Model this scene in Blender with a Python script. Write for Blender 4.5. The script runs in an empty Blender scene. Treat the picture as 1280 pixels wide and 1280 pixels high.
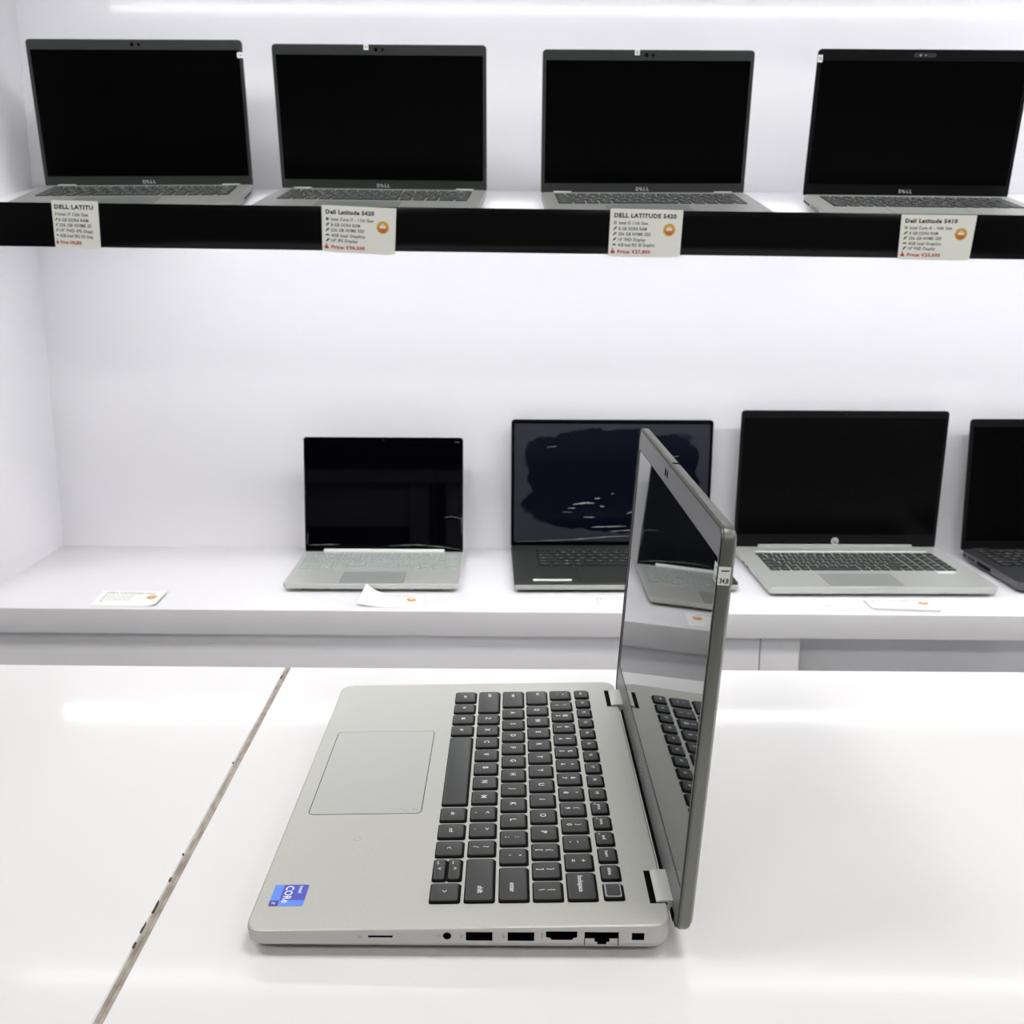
import bpy, bmesh, math, random
from mathutils import Matrix, Vector
random.seed(7)
S = bpy.context.scene
C = S.collection
TAB = 0.75                      # height of the table top above the floor; z below is measured from the table top
R_ = math.radians

# ------------------------------------------------------------------ camera, exposure
F_PX, PITCH, YAW, ROLL, EYE = 1336.94, 0.2214, -0.0036, 0.0068, 0.3335
fw = Vector((math.sin(YAW)*math.cos(PITCH), math.cos(YAW)*math.cos(PITCH), -math.sin(PITCH)))
rt = fw.cross(Vector((0, 0, 1))).normalized(); up = rt.cross(fw)
rt, up = rt*math.cos(ROLL)+up*math.sin(ROLL), up*math.cos(ROLL)-rt*math.sin(ROLL)
cam = bpy.data.cameras.new('camera'); co = bpy.data.objects.new('camera', cam); C.objects.link(co)
cam.sensor_width = 36; cam.lens = F_PX/1280*36; cam.clip_start = .01
M = Matrix((rt, up, -fw)).transposed().to_4x4(); M.translation = (0, 0, EYE+TAB)
co.matrix_world = M
cam.dof.use_dof = True; cam.dof.focus_distance = .62; cam.dof.aperture_fstop = 26
S.camera = co
S.view_settings.view_transform = 'Standard'; S.view_settings.look = 'None'
S.view_settings.gamma = 1; S.view_settings.use_curve_mapping = False
S.view_settings.exposure = 0.0
w = bpy.data.worlds.new('world'); S.world = w; w.use_nodes = True
w.node_tree.nodes['Background'].inputs[0].default_value = (.9, .93, 1, 1)
w.node_tree.nodes['Background'].inputs[1].default_value = .3
CEILING_LIGHT = 18.0             # emission of the ceiling panels
STRIP_LOW, STRIP_TOP = 38.0, 26.0      # emission of the cabinet's light strips

# ------------------------------------------------------------------ materials
def mat(name, col, rough=.5, metal=0, spec=.5, coat=0, coat_r=.03, emit=None, es=0, bump=None, ior=1.5):
    m = bpy.data.materials.new(name); m.use_nodes = True
    n = m.node_tree; b = n.nodes['Principled BSDF']; i = b.inputs
    i['Base Color'].default_value = (*col, 1); i['Roughness'].default_value = rough
    i['Metallic'].default_value = metal; i['Specular IOR Level'].default_value = spec
    i['Coat Weight'].default_value = coat; i['Coat Roughness'].default_value = coat_r; i['IOR'].default_value = ior
    if emit: i['Emission Color'].default_value = (*emit, 1); i['Emission Strength'].default_value = es
    if bump:                     # (scale, distance, detail)
        tc = n.nodes.new('ShaderNodeTexCoord'); no = n.nodes.new('ShaderNodeTexNoise'); bu = n.nodes.new('ShaderNodeBump')
        no.inputs['Scale'].default_value = bump[0]; no.inputs['Detail'].default_value = bump[2]
        bu.inputs['Distance'].default_value = bump[1]; bu.inputs['Strength'].default_value = 1
        n.links.new(tc.outputs['Object'], no.inputs['Vector']); n.links.new(no.outputs['Fac'], bu.inputs['Height'])
        n.links.new(bu.outputs['Normal'], i['Normal'])
    return m
def noise_mix(m, scale, c1, c2, lo=.4, hi=.6, detail=3, sock='Base Color', stretch=(1, 1, 1)):
    n = m.node_tree; b = n.nodes['Principled BSDF']
    tc = n.nodes.new('ShaderNodeTexCoord'); mp = n.nodes.new('ShaderNodeMapping'); mp.inputs['Scale'].default_value = stretch
    no = n.nodes.new('ShaderNodeTexNoise'); no.inputs['Scale'].default_value = scale; no.inputs['Detail'].default_value = detail
    r = n.nodes.new('ShaderNodeValToRGB'); r.color_ramp.elements[0].position = lo; r.color_ramp.elements[1].position = hi
    r.color_ramp.elements[0].color = (*c1, 1); r.color_ramp.elements[1].color = (*c2, 1)
    n.links.new(tc.outputs['Object'], mp.inputs[0]); n.links.new(mp.outputs[0], no.inputs['Vector'])
    n.links.new(no.outputs['Fac'], r.inputs[0]); n.links.new(r.outputs[0], b.inputs[sock])
    return m
MT = {}
MT['laminate'] = mat('white_laminate', (.77, .765, .765), .4, coat=.16, coat_r=.07, bump=(4.5, .0030, 1.5))
MT['cab'] = mat('cabinet_laminate', (.82, .812, .835), .4, coat=.4, coat_r=.11, bump=(4, .0006, 1))
MT['edge'] = noise_mix(mat('brown_edge_band', (.3, .26, .22), .6), 60, (.25, .21, .17), (.42, .37, .32), .35, .6, 4)
MT['chip'] = mat('chipped_edge', (.06, .05, .04), .9)
MT['black_gloss'] = mat('black_gloss_panel', (.003, .003, .003), .12, spec=.25, bump=(3, .001, 1))
MT['strip'] = mat('light_strip', (1, 1, 1), .5, emit=(1, .985, .97), es=1)
MT['strip_low'] = mat('light_strip_low', (1, 1, 1), .5, emit=(.97, .98, 1), es=STRIP_LOW)
MT['strip_top'] = mat('light_strip_top', (1, 1, 1), .5, emit=(.97, .98, 1), es=STRIP_TOP)
MT['ceil_light'] = mat('ceiling_light', (1, 1, 1), .5, emit=(1, .98, .95), es=CEILING_LIGHT)
MT['paint'] = mat('wall_paint', (.55, .55, .56), .8, bump=(80, .0004, 3))
MT['dark_paint'] = mat('dark_wall_paint', (.10, .11, .13), .8, bump=(80, .0004, 3))
MT['floor'] = noise_mix(mat('floor_tile', (.5, .5, .5), .25), 3, (.42, .42, .42), (.5, .5, .49), .3, .7)
MT['silver'] = noise_mix(mat('grey_silver_shell', (.32, .325, .30), .42, metal=.25), 900, (.31, .315, .29), (.335, .34, .315), .3, .7, 2)
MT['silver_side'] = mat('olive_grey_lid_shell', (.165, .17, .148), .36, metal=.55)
MT['silver_body'] = mat('grey_chassis_side', (.47, .465, .455), .42, metal=.25)
MT['deck_near'] = noise_mix(mat('grey_deck', (.6, .605, .56), .42, metal=.2), 900, (.50, .505, .462), (.53, .535, .49), .3, .7, 2)
MT['pad_near'] = mat('grey_touchpad', (.475, .485, .45), .33, metal=.15)
MT['hinge_silver'] = mat('hinge_silver', (.66, .665, .63), .4, metal=.2)
MT['silver_front'] = mat('light_silver_edge', (.60, .615, .585), .4, metal=.2)
MT['bezel_near'] = mat('near_lid_bezel', (.20, .198, .205), .36)
MT['silver_light'] = mat('light_silver', (.44, .452, .425), .4, metal=.2)
MT['silver_pad'] = mat('silver_pad', (.30, .31, .29), .35, metal=.15)
MT['pad_dark'] = mat('grey_pad', (.27, .29, .275), .4, metal=.1)
MT['steel'] = mat('upper_shell', (.225, .23, .215), .45, metal=.25)
MT['steel_pad'] = mat('upper_pad', (.13, .137, .127), .45, metal=.1)
MT['keytop'] = mat('dark_grey_key', (.052, .056, .054), .5, spec=.3, bump=(1500, .00003, 1))
MT['keyside'] = mat('black_key_side', (.004, .004, .004), .7, spec=.15)
MT['legend'] = mat('white_legend', (.75, .76, .76), .6)
MT['keysilver'] = mat('silver_key', (.33, .37, .35), .5)
MT['keysilver_side'] = mat('silver_key_side', (.30, .33, .31), .5)
MT['bezel'] = mat('dark_grey_bezel', (.025, .028, .025), .42, spec=.4)
MT['bezel_black'] = mat('black_bezel', (.003, .003, .0035), .4, spec=.2)
MT['gap'] = mat('black_gap', (.002, .002, .002), .8, spec=.05)
MT['screen'] = mat('matte_screen', (.0008, .0008, .001), .22, spec=.10)
MT['glass'] = mat('glass_screen', (.0004, .0005, .001), .03, spec=.09)
MT['screen_main'] = mat('semi_gloss_screen', (.012, .014, .016), .015, spec=.5, ior=1.85)
MT['dark_shell'] = mat('dark_shell', (.020, .023, .021), .45)
MT['black_shell'] = mat('black_shell', (.018, .019, .02), .5)
MT['black_edge'] = mat('black_shell_edge', (.09, .09, .095), .45)
MT['port'] = mat('port_black', (.002, .002, .002), .8, spec=.05)
MT['tongue'] = mat('port_tongue', (.10, .095, .08), .5)
MT['paper'] = mat('price_paper', (.79, .80, .74), .7)
MT['paper_white'] = mat('white_paper', (.86, .87, .84), .7)
MT['ink'] = mat('black_ink', (.02, .02, .02), .8)
MT['ink_soft'] = mat('grey_ink', (.04, .04, .04), .8)
MT['ink_pale'] = mat('pale_ink', (.32, .31, .26), .8)
MT['red'] = mat('red_ink', (.42, .03, .02), .8)
MT['gold'] = mat('gold_print', (.62, .36, .04), .5)
MT['gold_dark'] = mat('dark_gold_print', (.36, .15, .02), .5)
MT['orange'] = mat('orange_print', (.75, .20, .03), .6)
MT['blue'] = mat('sticker_blue', (.035, .055, .52), .3)
MT['blue_light'] = mat('sticker_light_blue', (.09, .25, .85), .3)
MT['blue_dark'] = mat('sticker_dark_blue', (.03, .03, .32), .3)
MT['white'] = mat('white_print', (.85, .86, .88), .5)
MT['logo'] = mat('logo_silver', (.55, .56, .57), .35, metal=.3)
MT['sticker'] = mat('sticker_paper', (.75, .78, .73), .55)
MT['film'] = mat('wrinkled_film', (.35, .38, .37), .25)
MT['glyph'] = mat('port_marking', (.18, .18, .17), .7)
MT['scuff'] = mat('deck_mark', (.33, .34, .33), .5)
MT['keygreyring'] = mat('power_key_rim', (.5, .51, .52), .4, metal=.4)
# cling film only partly stuck to the big dark screen: dark where it sticks, hazy grey where it has lifted
m = MT['film_screen'] = mat('screen_under_film', (.002, .004, .012), .12, spec=.12, bump=(14, .0012, 2))
def film_nodes():
    n = m.node_tree; b = n.nodes['Principled BSDF']
    tc = n.nodes.new('ShaderNodeTexCoord')
    sub = n.nodes.new('ShaderNodeVectorMath'); sub.operation = 'SUBTRACT'; sub.inputs[1].default_value = (.0, .122, 0)
    mul = n.nodes.new('ShaderNodeVectorMath'); mul.operation = 'MULTIPLY'; mul.inputs[1].default_value = (6.3, 10.6, 0)
    ln = n.nodes.new('ShaderNodeVectorMath'); ln.operation = 'LENGTH'
    no = n.nodes.new('ShaderNodeTexNoise'); no.inputs['Scale'].default_value = 16; no.inputs['Detail'].default_value = 3; no.inputs['Distortion'].default_value = .6
    ad = n.nodes.new('ShaderNodeMath'); ad.operation = 'MULTIPLY_ADD'; ad.inputs[1].default_value = .75
    r = n.nodes.new('ShaderNodeValToRGB'); e = r.color_ramp.elements
    e[0].position = .5; e[1].position = .52
    r2 = n.nodes.new('ShaderNodeMath'); r2.operation = 'MULTIPLY'; r2.inputs[1].default_value = .37
    e[0].color = (.0012, .0022, .008, 1); e[1].color = (.032, .032, .042, 1)
    L = n.links.new
    sq = n.nodes.new('ShaderNodeVectorMath'); sq.operation = 'MULTIPLY'
    L(tc.outputs['Object'], sub.inputs[0]); L(sub.outputs[0], mul.inputs[0]); L(mul.outputs[0], sq.inputs[0]); L(mul.outputs[0], sq.inputs[1]); L(sq.outputs[0], ln.inputs[0])
    L(tc.outputs['Object'], no.inputs['Vector']); L(no.outputs['Fac'], ad.inputs[0]); L(ln.outputs['Value'], ad.inputs[2])
    L(ad.outputs[0], r2.inputs[0]); L(r2.outputs[0], r.inputs[0]); L(r.outputs[0], b.inputs['Base Color'])
film_nodes()

# ------------------------------------------------------------------ helpers
def link(name, me, parent=None, mats=None):
    o = bpy.data.objects.new(name, me); C.objects.link(o)
    if parent: o.parent = parent
    return o
def obj(name, bm, mats, parent=None, smooth=30):
    me = bpy.data.meshes.new(name); bm.normal_update(); bm.to_mesh(me); bm.free()
    for k in (mats if isinstance(mats, (list, tuple)) else [mats]): me.materials.append(MT[k])
    if smooth and len(me.polygons):
        me.shade_smooth(); me.set_sharp_from_angle(angle=R_(smooth))
    return link(name, me, parent)
def tag(o, label=None, cat=None, group=None, kind=None):
    for k, v in (('label', label), ('category', cat), ('group', group), ('kind', kind)):
        if v: o[k] = v
    return o
def empty(name, mat4):
    o = bpy.data.objects.new(name, None); o.empty_display_size = .05; C.objects.link(o); o.matrix_world = mat4; return o
def rr(w, d, r, seg=4):
    """rounded rectangle outline, centred, counter-clockwise"""
    r = max(min(r, w/2-1e-5, d/2-1e-5), 1e-5); out = []
    for cx, cy, a0 in ((w/2-r, d/2-r, 0), (-w/2+r, d/2-r, 90), (-w/2+r, -d/2+r, 180), (w/2-r, -d/2+r, 270)):
        for k in range(seg+1):
            a = R_(a0+90*k/seg); out.append((cx+r*math.cos(a), cy+r*math.sin(a)))
    return out
def loft(bm, rings, mi=None, cap=True):
    """rings: lists of (x,y,z) with equal counts; mi: material index per band, then the top cap"""
    vs = [[bm.verts.new(p) for p in r] for r in rings]; n = len(rings[0])
    for k in range(len(rings)-1):
        for j in range(n):
            f = bm.faces.new((vs[k][j], vs[k][(j+1) % n], vs[k+1][(j+1) % n], vs[k+1][j]))
            if mi: f.material_index = mi[k]
    if cap:
        bm.faces.new(list(reversed(vs[0])))
        f = bm.faces.new(vs[-1])
        if mi: f.material_index = mi[-1]
    return vs
def slab(bm, w, d, z0, z1, r=.001, c=(0, 0), bev=.0004, seg=4, zf=None, mi=None):
    zf = zf or (lambda y: 0)
    def ring(i, z): return [(x+c[0], y+c[1], z+zf(y+c[1])) for x, y in rr(w-2*i, d-2*i, r-i if r > i else .0001, seg)]
    b = min(bev, (z1-z0)*.45)
    if b > 1e-6: loft(bm, [ring(b, z0), ring(0, z0+b), ring(0, z1-b), ring(b, z1)], mi)
    else: loft(bm, [ring(0, z0), ring(0, z1)], mi)
    return bm
def box(bm, x0, x1, y0, y1, z0, z1, bev=0, mi=0):
    r = bmesh.ops.create_cube(bm, size=1)
    for v in r['verts']:
        v.co = Vector(((x0+x1)/2+v.co.x*(x1-x0), (y0+y1)/2+v.co.y*(y1-y0), (z0+z1)/2+v.co.z*(z1-z0)))
    es = {e for v in r['verts'] for e in v.link_edges}
    fs = {f for v in r['verts'] for f in v.link_faces}
    for f in fs: f.material_index = mi
    if bev: bmesh.ops.bevel(bm, geom=list(es), offset=bev, segments=2, affect='EDGES', profile=.5)
    return bm
def poly(bm, pts, z, h, mi=0):
    """flat polygon of thickness h: pts (x,y) CCW"""
    a = [bm.verts.new((x, y, z+h)) for x, y in pts]; b = [bm.verts.new((x, y, z)) for x, y in pts]
    f = [bm.faces.new(a)]
    for j in range(len(pts)): f.append(bm.faces.new((b[j], b[(j+1) % len(pts)], a[(j+1) % len(pts)], a[j])))
    for x in f: x.material_index = mi
def disc(r, c=(0, 0), n=20, a0=0, a1=360, ry=None):
    k = n if a1-a0 == 360 else n+1
    return [(c[0]+r*math.cos(R_(a0+(a1-a0)*j/n)), c[1]+(ry or r)*math.sin(R_(a0+(a1-a0)*j/n))) for j in range(k)]
def bar(bm, p, q, wd, z, h, mi=0):
    d = Vector((q[0]-p[0], q[1]-p[1])).normalized()*wd/2; n = (-d.y, d.x)
    poly(bm, [(p[0]-n[0], p[1]-n[1]), (q[0]-n[0], q[1]-n[1]), (q[0]+n[0], q[1]+n[1]), (p[0]+n[0], p[1]+n[1])], z, h, mi)
TX = {}
def text_geo(body, bold=0):
    k = (body, bold)
    if k not in TX:
        cu = bpy.data.curves.new('t', 'FONT'); cu.body = body; cu.size = 1; cu.resolution_u = 2; cu.offset = bold; cu.fill_mode = 'FRONT'
        if len(body) > 9: cu.space_character = 1.12
        o = bpy.data.objects.new('t', cu); me = bpy.data.meshes.new_from_object(o)
        vs = [(v.co.x, v.co.y) for v in me.vertices]; fs = [tuple(p.vertices) for p in me.polygons]
        bpy.data.objects.remove(o); bpy.data.curves.remove(cu); bpy.data.meshes.remove(me)
        xs = [v[0] for v in vs] or [0]; ys = [v[1] for v in vs] or [0]
        TX[k] = (vs, fs, (min(xs), max(xs), min(ys), max(ys)))
    return TX[k]
def text(bm, body, x, y, z, h=None, width=None, mi=0, bold=.0, align='c', rot=0, cap=.72, fn=None):
    """writes body; h = cap height; x,y = centre (align c) or left end; width squeezes it to that width"""
    vs, fs, (a, b, c, d) = text_geo(body, bold)
    s = h/cap; sx = s if width is None else width/max(b-a, 1e-6)
    ox = -(a+b)/2 if align == 'c' else -a
    cr, sr = math.cos(rot), math.sin(rot); out = []
    for px, py in vs:
        u, v = (px+ox)*sx, (py-cap/2)*s
        p = (x+u*cr-v*sr, y+u*sr+v*cr, z)
        out.append(bm.verts.new(fn(p) if fn else p))
    for f in fs:
        try: q = bm.faces.new([out[i] for i in f]); q.material_index = mi; q.normal_flip() if False else None
        except ValueError: pass
KEYS = {}
def key_mesh(w, d, h, style, legs, fine):
    """one key cap; legs = tuple of (text, x frac, y frac, cap height) printed on it"""
    k = (round(w, 4), round(d, 4), h, style, legs, fine)
    if k in KEYS: return KEYS[k]
    bm = bmesh.new(); sg = 3 if fine else 1; ins = .0010 if fine else .0005
    top = lambda i, z: [(x, y, z) for x, y in rr(w-2*i, d-2*i, .0014, sg)]
    rings = [top(0, 0), top(0, h*.45), top(ins*.6, h*.8), top(ins+.0003, h)] if fine else [top(0, 0), top(ins, h)]
    loft(bm, rings, [0, 0, 1, 1] if fine else [0, 1])
    e = .0009 if fine else .0006
    poly(bm, [(x+(.0004 if fine else 0), y+(.0004 if fine else 0)) for x, y in rr(w+e, d+e, .0016, sg)], .00012, .00006, 0)   # black rim of the key's opening
    for t, fx, fy, hh in legs:
        mx, my = w/2-ins, d/2-ins
        if t == 'WIN':
            for a in (-1, 1):
                for b in (-1, 1): poly(bm, [(a*.0008+x*.0007, b*.0007+y*.0006) for x, y in ((-1, -1), (1, -1), (1, 1), (-1, 1))], h, .00002, 2)
        elif t in '<>^v' and t:
            g = {'<': ((.0008, .0011), (-.0008, 0), (.0008, -.0011)), '>': ((-.0008, .0011), (.0008, 0), (-.0008, -.0011)),
                 '^': ((-.0011, -.0007), (0, .0008), (.0011, -.0007)), 'v': ((-.0011, .0007), (0, -.0008), (.0011, .0007))}[t]
            for p, q in ((g[0], g[1]), (g[1], g[2])): bar(bm, (p[0]+fx*mx, p[1]+fy*my), (q[0]+fx*mx, q[1]+fy*my), .0004, h, .00002, 2)
        else: text(bm, t, fx*mx, fy*my, h+.00003, h=hh, mi=2, bold=.022)
    me = bpy.data.meshes.new('key'); bm.normal_update(); bm.to_mesh(me); bm.free()
    a, b = {'dark': ('keyside', 'keytop'), 'black': ('keyside', 'bezel'), 'silver': ('keysilver_side', 'keysilver')}[style]
    for q in (a, b, 'legend'): me.materials.append(MT[q])
    if fine: me.shade_smooth(); me.set_sharp_from_angle(angle=R_(35))
    KEYS[k] = me
    return me
def L1(t, h=.0036): return ((t, 0, .02, h),)
def L2(a, b, h=.0031): return ((a, 0, -.42, h), (b, 0, .42, h))
def small(t, h=.0019): return ((t, -.0, .0, h),)
# keyboard plan in millimetres measured from the right end (u) and from the front edge (v) of the near laptop
def keyboard_plan():
    K = []
    def row(v0, v1, items):
        for a, b, leg in items: K.append((a, b, v0, v1, leg))
    fn = ['esc', 'F1', 'F2', 'F3', 'F4', 'F5', 'F6', 'F7', 'F8', 'F9', 'prt sc', 'home', 'end', 'insert', 'delete', '']
    p = 282.2/16
    row(180.0, 190.2, [(300.9-p*k-14.5, 300.9-p*k, (small(t, .0022 if len(t) < 4 else .0020) + ((('F%d' % k), -.6, -.62, .0010),) if 10 <= k <= 12 else small(t, .0022 if len(t) < 4 else .0020)) if t else ()) for k, t in enumerate(fn)])
    nums = [('1', '!'), ('2', '@'), ('3', '#'), ('4', '$'), ('5', '%'), ('6', '^ '), ('7', '&'), ('8', '*'), ('9', '('), ('0', ')'), ('-', '_'), ('=', '+')]
    row(161.3, 176.6, [(284.2, 300.6, L2('`', '~'))]+[(280.5-19.5*k-16.4, 280.5-19.5*k, L2(*nums[k])) for k in range(12)]+[(21.3, 46.9, (('backspace', -.1, .0, .0027),))])
    row(143.4, 158.8, [(275.8, 300.6, (('tab', -.5, .2, .0024),))]+[(272.3-19.5*k-16.4, 272.3-19.5*k, L1(c)) for k, c in enumerate('QWERTYUIOP')] +
        [(272.3-19.5*10-16.4, 272.3-19.5*10, L2('[', '{')), (41.4, 57.8, L2(']', '}')), (21.3, 38.6, L2('\\', '|'))])
    row(125.7, 141.1, [(270.9, 300.6, (('caps', -.4, .1, .0024),))]+[(267.3-19.5*k-16.4, 267.3-19.5*k, L1(c)) for k, c in enumerate('ASDFGHJKL')] +
        [(267.3-19.5*9-16.4, 267.3-19.5*9, L2(';', ':')), (55.9, 72.3, L2("'", '"')), (21.3, 52.8, (('enter', .3, -.05, .0028),))])
    row(107.8, 123.2, [(261.4, 300.6, (('shift', -.6, .1, .0025),))]+[(258-19.6*k-16.4, 258-19.6*k, L1(c)) for k, c in enumerate('ZXCVBNM')] +
        [(258-19.6*k-16.4, 258-19.6*k, L2(a, b)) for k, a, b in ((7, ',', '< '), (8, '.', '> '), (9, '/', '?'))]+[(21.3, 62.0, (('shift', .55, .1, .0028),))])
    row(89.9, 105.3, [(280.6, 300.6, L1('ctrl', .0023)), (261.5, 277.6, L1('fn', .0024)), (242, 258.4, (('WIN', 0, 0, .002),)), (222.6, 238.8, L1('alt', .0024)),
        (123.2, 219.6, ()), (103.6, 119.8, L1('alt', .0024)), (84.2, 100.4, L1('ctrl', .0023)), (64.9, 81, (('<', 0, 0, 0),)), (21.3, 38.4, (('>', 0, 0, 0),))])
    K.append((41.3, 62.0, 89.9, 97.1, (('v', 0, .1, 0), ('pg dn', -.6, -.3, .0010)))); K.append((41.3, 62.0, 98.0, 105.3, (('^', 0, .1, 0), ('pg up', -.6, -.3, .0010))))
    return K
PLAN = keyboard_plan()
def main_keys():
    W = .32135
    return [((W/2-b/1000, W/2-a/1000), (v0/1000-.2150, v1/1000-.2150), leg) for a, b, v0, v1, leg in PLAN]
def scaled_keys(x0, x1, y0, y1, numpad=0, gap=0):
    """the same plan fitted to x0..x1, y0 (front) .. y1; numpad: fraction of the width for four more columns"""
    xr = x1-(x1-x0)*numpad; out = []
    sx = (xr-x0)/.2793; sy = (y1-y0)/.1003
    for a, b, v0, v1, leg in PLAN:
        out.append(((x0+(300.6-b)/1000*sx, x0+(300.6-a)/1000*sx), (y0+(v0-89.9)/1000*sy, y0+(v1-89.9)/1000*sy), leg))
    if numpad:
        cw = (x1-xr)/4; rows = [(180, 190.2), (161.3, 176.6), (143.4, 158.8), (125.7, 141.1), (107.8, 123.2), (89.9, 105.3)]
        lab = ['    ', 'n/*-', '789+', '456 ', '123 ', '0 . ']
        for (v0, v1), l in zip(rows, lab):
            for k in range(4):
                out.append(((xr+cw*k+.003, xr+cw*(k+1)), (y0+(v0-89.9)/1000*sy, y0+(v1-89.9)/1000*sy), L1(l[k]) if l[k] != ' ' else ()))
    return out

def laptop(name, label, M4, W, D, T, L, op, shell='steel', side='steel', pad='steel_pad', keys=None, kstyle='dark', kh=.0013, fine=False,
           padrect=None, bezels=(.006, .015, .018), bezel='bezel', screen='screen', lidshell=None, lid_t=.0055, logo=None, rcorner=.008, Tf=None,
           hinge='two', hinge_mat=None, bottom=.0035, hz=None, chamfer=.006, group=None, cut=None, rear=.0019, lid_low=.004, cam='two', gasket=False):
    """D = front edge to hinge axis; local x right, y back (hinge axis at y=0), z up"""
    root = empty(name, M4); tag(root, label, 'laptop', group)
    Tf = T if Tf is None else Tf
    dz = lambda y: Tf+(T-Tf)*(y+D)/D                 # deck height
    Db = D-rear; cy = -rear-Db/2
    # --- chassis
    bm = bmesh.new(); sg = 6
    def ring(i, fz): return [(x, y+cy, fz(y+cy)) for x, y in rr(W-2*i, Db-2*i, max(rcorner-i, .002), sg)]
    loft(bm, [ring(chamfer+.004, lambda y: bottom), ring(chamfer*.45, lambda y: bottom+.0022), ring(.0006, lambda y: bottom+(dz(y)-bottom)*.36),
              ring(0, lambda y: dz(y)-.0022), ring(.00025, lambda y: dz(y)-.0006), ring(.0011, lambda y: dz(y))], [0, 0, 0, 0, 1, 1])
    base = obj('chassis', bm, [side, shell], root, 25)
    if cut: cut(base, root)
    # --- rubber feet
    for sx in (-1, 1):
        for yy in (-D+.022, -.03):
            b2 = bmesh.new(); slab(b2, .05, .010, 0, bottom+.0004, .003, (sx*W*.32, yy), .0005); obj('rubber_foot', b2, 'gap', root)
    # --- touchpad
    if padrect:
        x0, x1, y0, y1 = padrect; c = ((x0+x1)/2, (y0+y1)/2)
        b2 = bmesh.new(); slab(b2, x1-x0+.0009, y1-y0+.0009, -.0005, .00006, .0035, c, 0, zf=dz); tp = obj('touchpad_gap', b2, 'gap', root)
        b2 = bmesh.new(); slab(b2, x1-x0, y1-y0, -.0005, .00014, .003, c, .00005, zf=dz); obj('touchpad', b2, pad, root)
    # --- keys
    if keys:
        xs = [a for k in keys for a in k[0]]; ys = [a for k in keys for a in k[1]]
        sl = math.atan2(T-Tf, D)
        for (a, b), (c, d), leg in keys:
            o = link('key', key_mesh(b-a, d-c, kh, kstyle, leg, fine), root)
            o.location = ((a+b)/2, (c+d)/2, dz((c+d)/2)-.0001); o.rotation_euler.x = sl
    # --- lid: local x right, y up the lid, z towards the user
    hz = T if hz is None else hz
    bl, bt, bb = bezels; y0 = -lid_low
    bm = bmesh.new(); H = L-y0
    def lr(i, z): return [(x, y+(L+y0)/2, z) for x, y in rr(W-2*i, H-2*i, max(rcorner*.8-i, .001), sg)]
    loft(bm, [lr(.0035, -lid_t), lr(.0006, -lid_t+.0016), lr(0, -lid_t+.003), lr(0, -.0006), lr(.0004, -.0002)])
    lid = obj('lid', bm, lidshell or shell, root, 30); lid.location = (0, 0, hz); lid.rotation_euler = (math.pi-op, 0, 0)
    # bezel: a frame round the display
    bm = bmesh.new(); i = .0009
    o_ = [(x, y+(L+y0)/2) for x, y in rr(W-2*i, H-2*i, max(rcorner*.8-i, .001), sg)]
    sw, sh = W-2*bl, L-bt-(y0+bb); sc = (0, (L-bt+y0+bb)/2)
    n_ = [(x+sc[0], y+sc[1]) for x, y in rr(sw, sh, .0012, sg)]
    loft(bm, [[(x, y, -.0003) for x, y in n_], [(x, y, .0003) for x, y in n_], [(x, y, .0003) for x, y in o_], [(x, y, -.0003) for x, y in o_]], None, False)
    bmesh.ops.recalc_face_normals(bm, faces=bm.faces)
    bz = obj('bezel', bm, bezel, lid, 30)
    bm = bmesh.new(); slab(bm, sw+.0004, sh+.0004, -.0007, -.00016, .001, sc, 0); obj('display_gap', bm, 'gap', lid, 0)
    bm = bmesh.new(); slab(bm, sw-.0016, sh-.0016, -.0006, -.00010, .0006, sc, 0); dp = obj('display_panel', bm, screen, lid, 0)
    if gasket:
        bm = bmesh.new()
        A = [(x, y+(L+y0)/2) for x, y in rr(W-.0014, H-.0014, rcorner*.8-.0007, sg)]; B = [(x, y+(L+y0)/2) for x, y in rr(W-.0036, H-.0036, rcorner*.8-.0018, sg)]
        loft(bm, [[(x, y, .0002) for x, y in B], [(x, y, .0009) for x, y in B], [(x, y, .0009) for x, y in A], [(x, y, .0002) for x, y in A]], None, False)
        bmesh.ops.recalc_face_normals(bm, faces=bm.faces); obj('rubber_gasket', bm, 'dark_shell', lid, 30)
        bm = bmesh.new(); box(bm, -W/2+.012, W/2-.012, y0-.0003, y0+.0030, -.0030, .0011); obj('lower_seal', bm, 'gap', lid, 0)
    # camera
    yc = L-bt/2
    if cam == 'two':
        for dx, r in ((-.004, .0032), (.0065, .0026)):
            bm = bmesh.new(); poly(bm, disc(r, (dx, yc), 18), .0003, .0002); obj('camera_lens' if dx < 0 else 'camera_shutter', bm, 'port', lid)
    elif cam == 'pill':
        bm = bmesh.new(); slab(bm, .034, .0066, .0003, .0006, .0032, (0, yc), .0001); obj('camera_panel', bm, 'black_shell', lid)
        bm = bmesh.new(); poly(bm, disc(.0013, (-.007, yc), 12), .0006, .0001); poly(bm, disc(.0008, (.001, yc), 10), .0006, .0001); obj('camera_lens', bm, 'logo', lid)
    elif cam == 'small':
        bm = bmesh.new(); poly(bm, disc(.0013, (0, yc), 12), .0003, .0001); obj('camera_lens', bm, 'bezel', lid)
    # logo
    yl = y0+bb*.52
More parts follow.
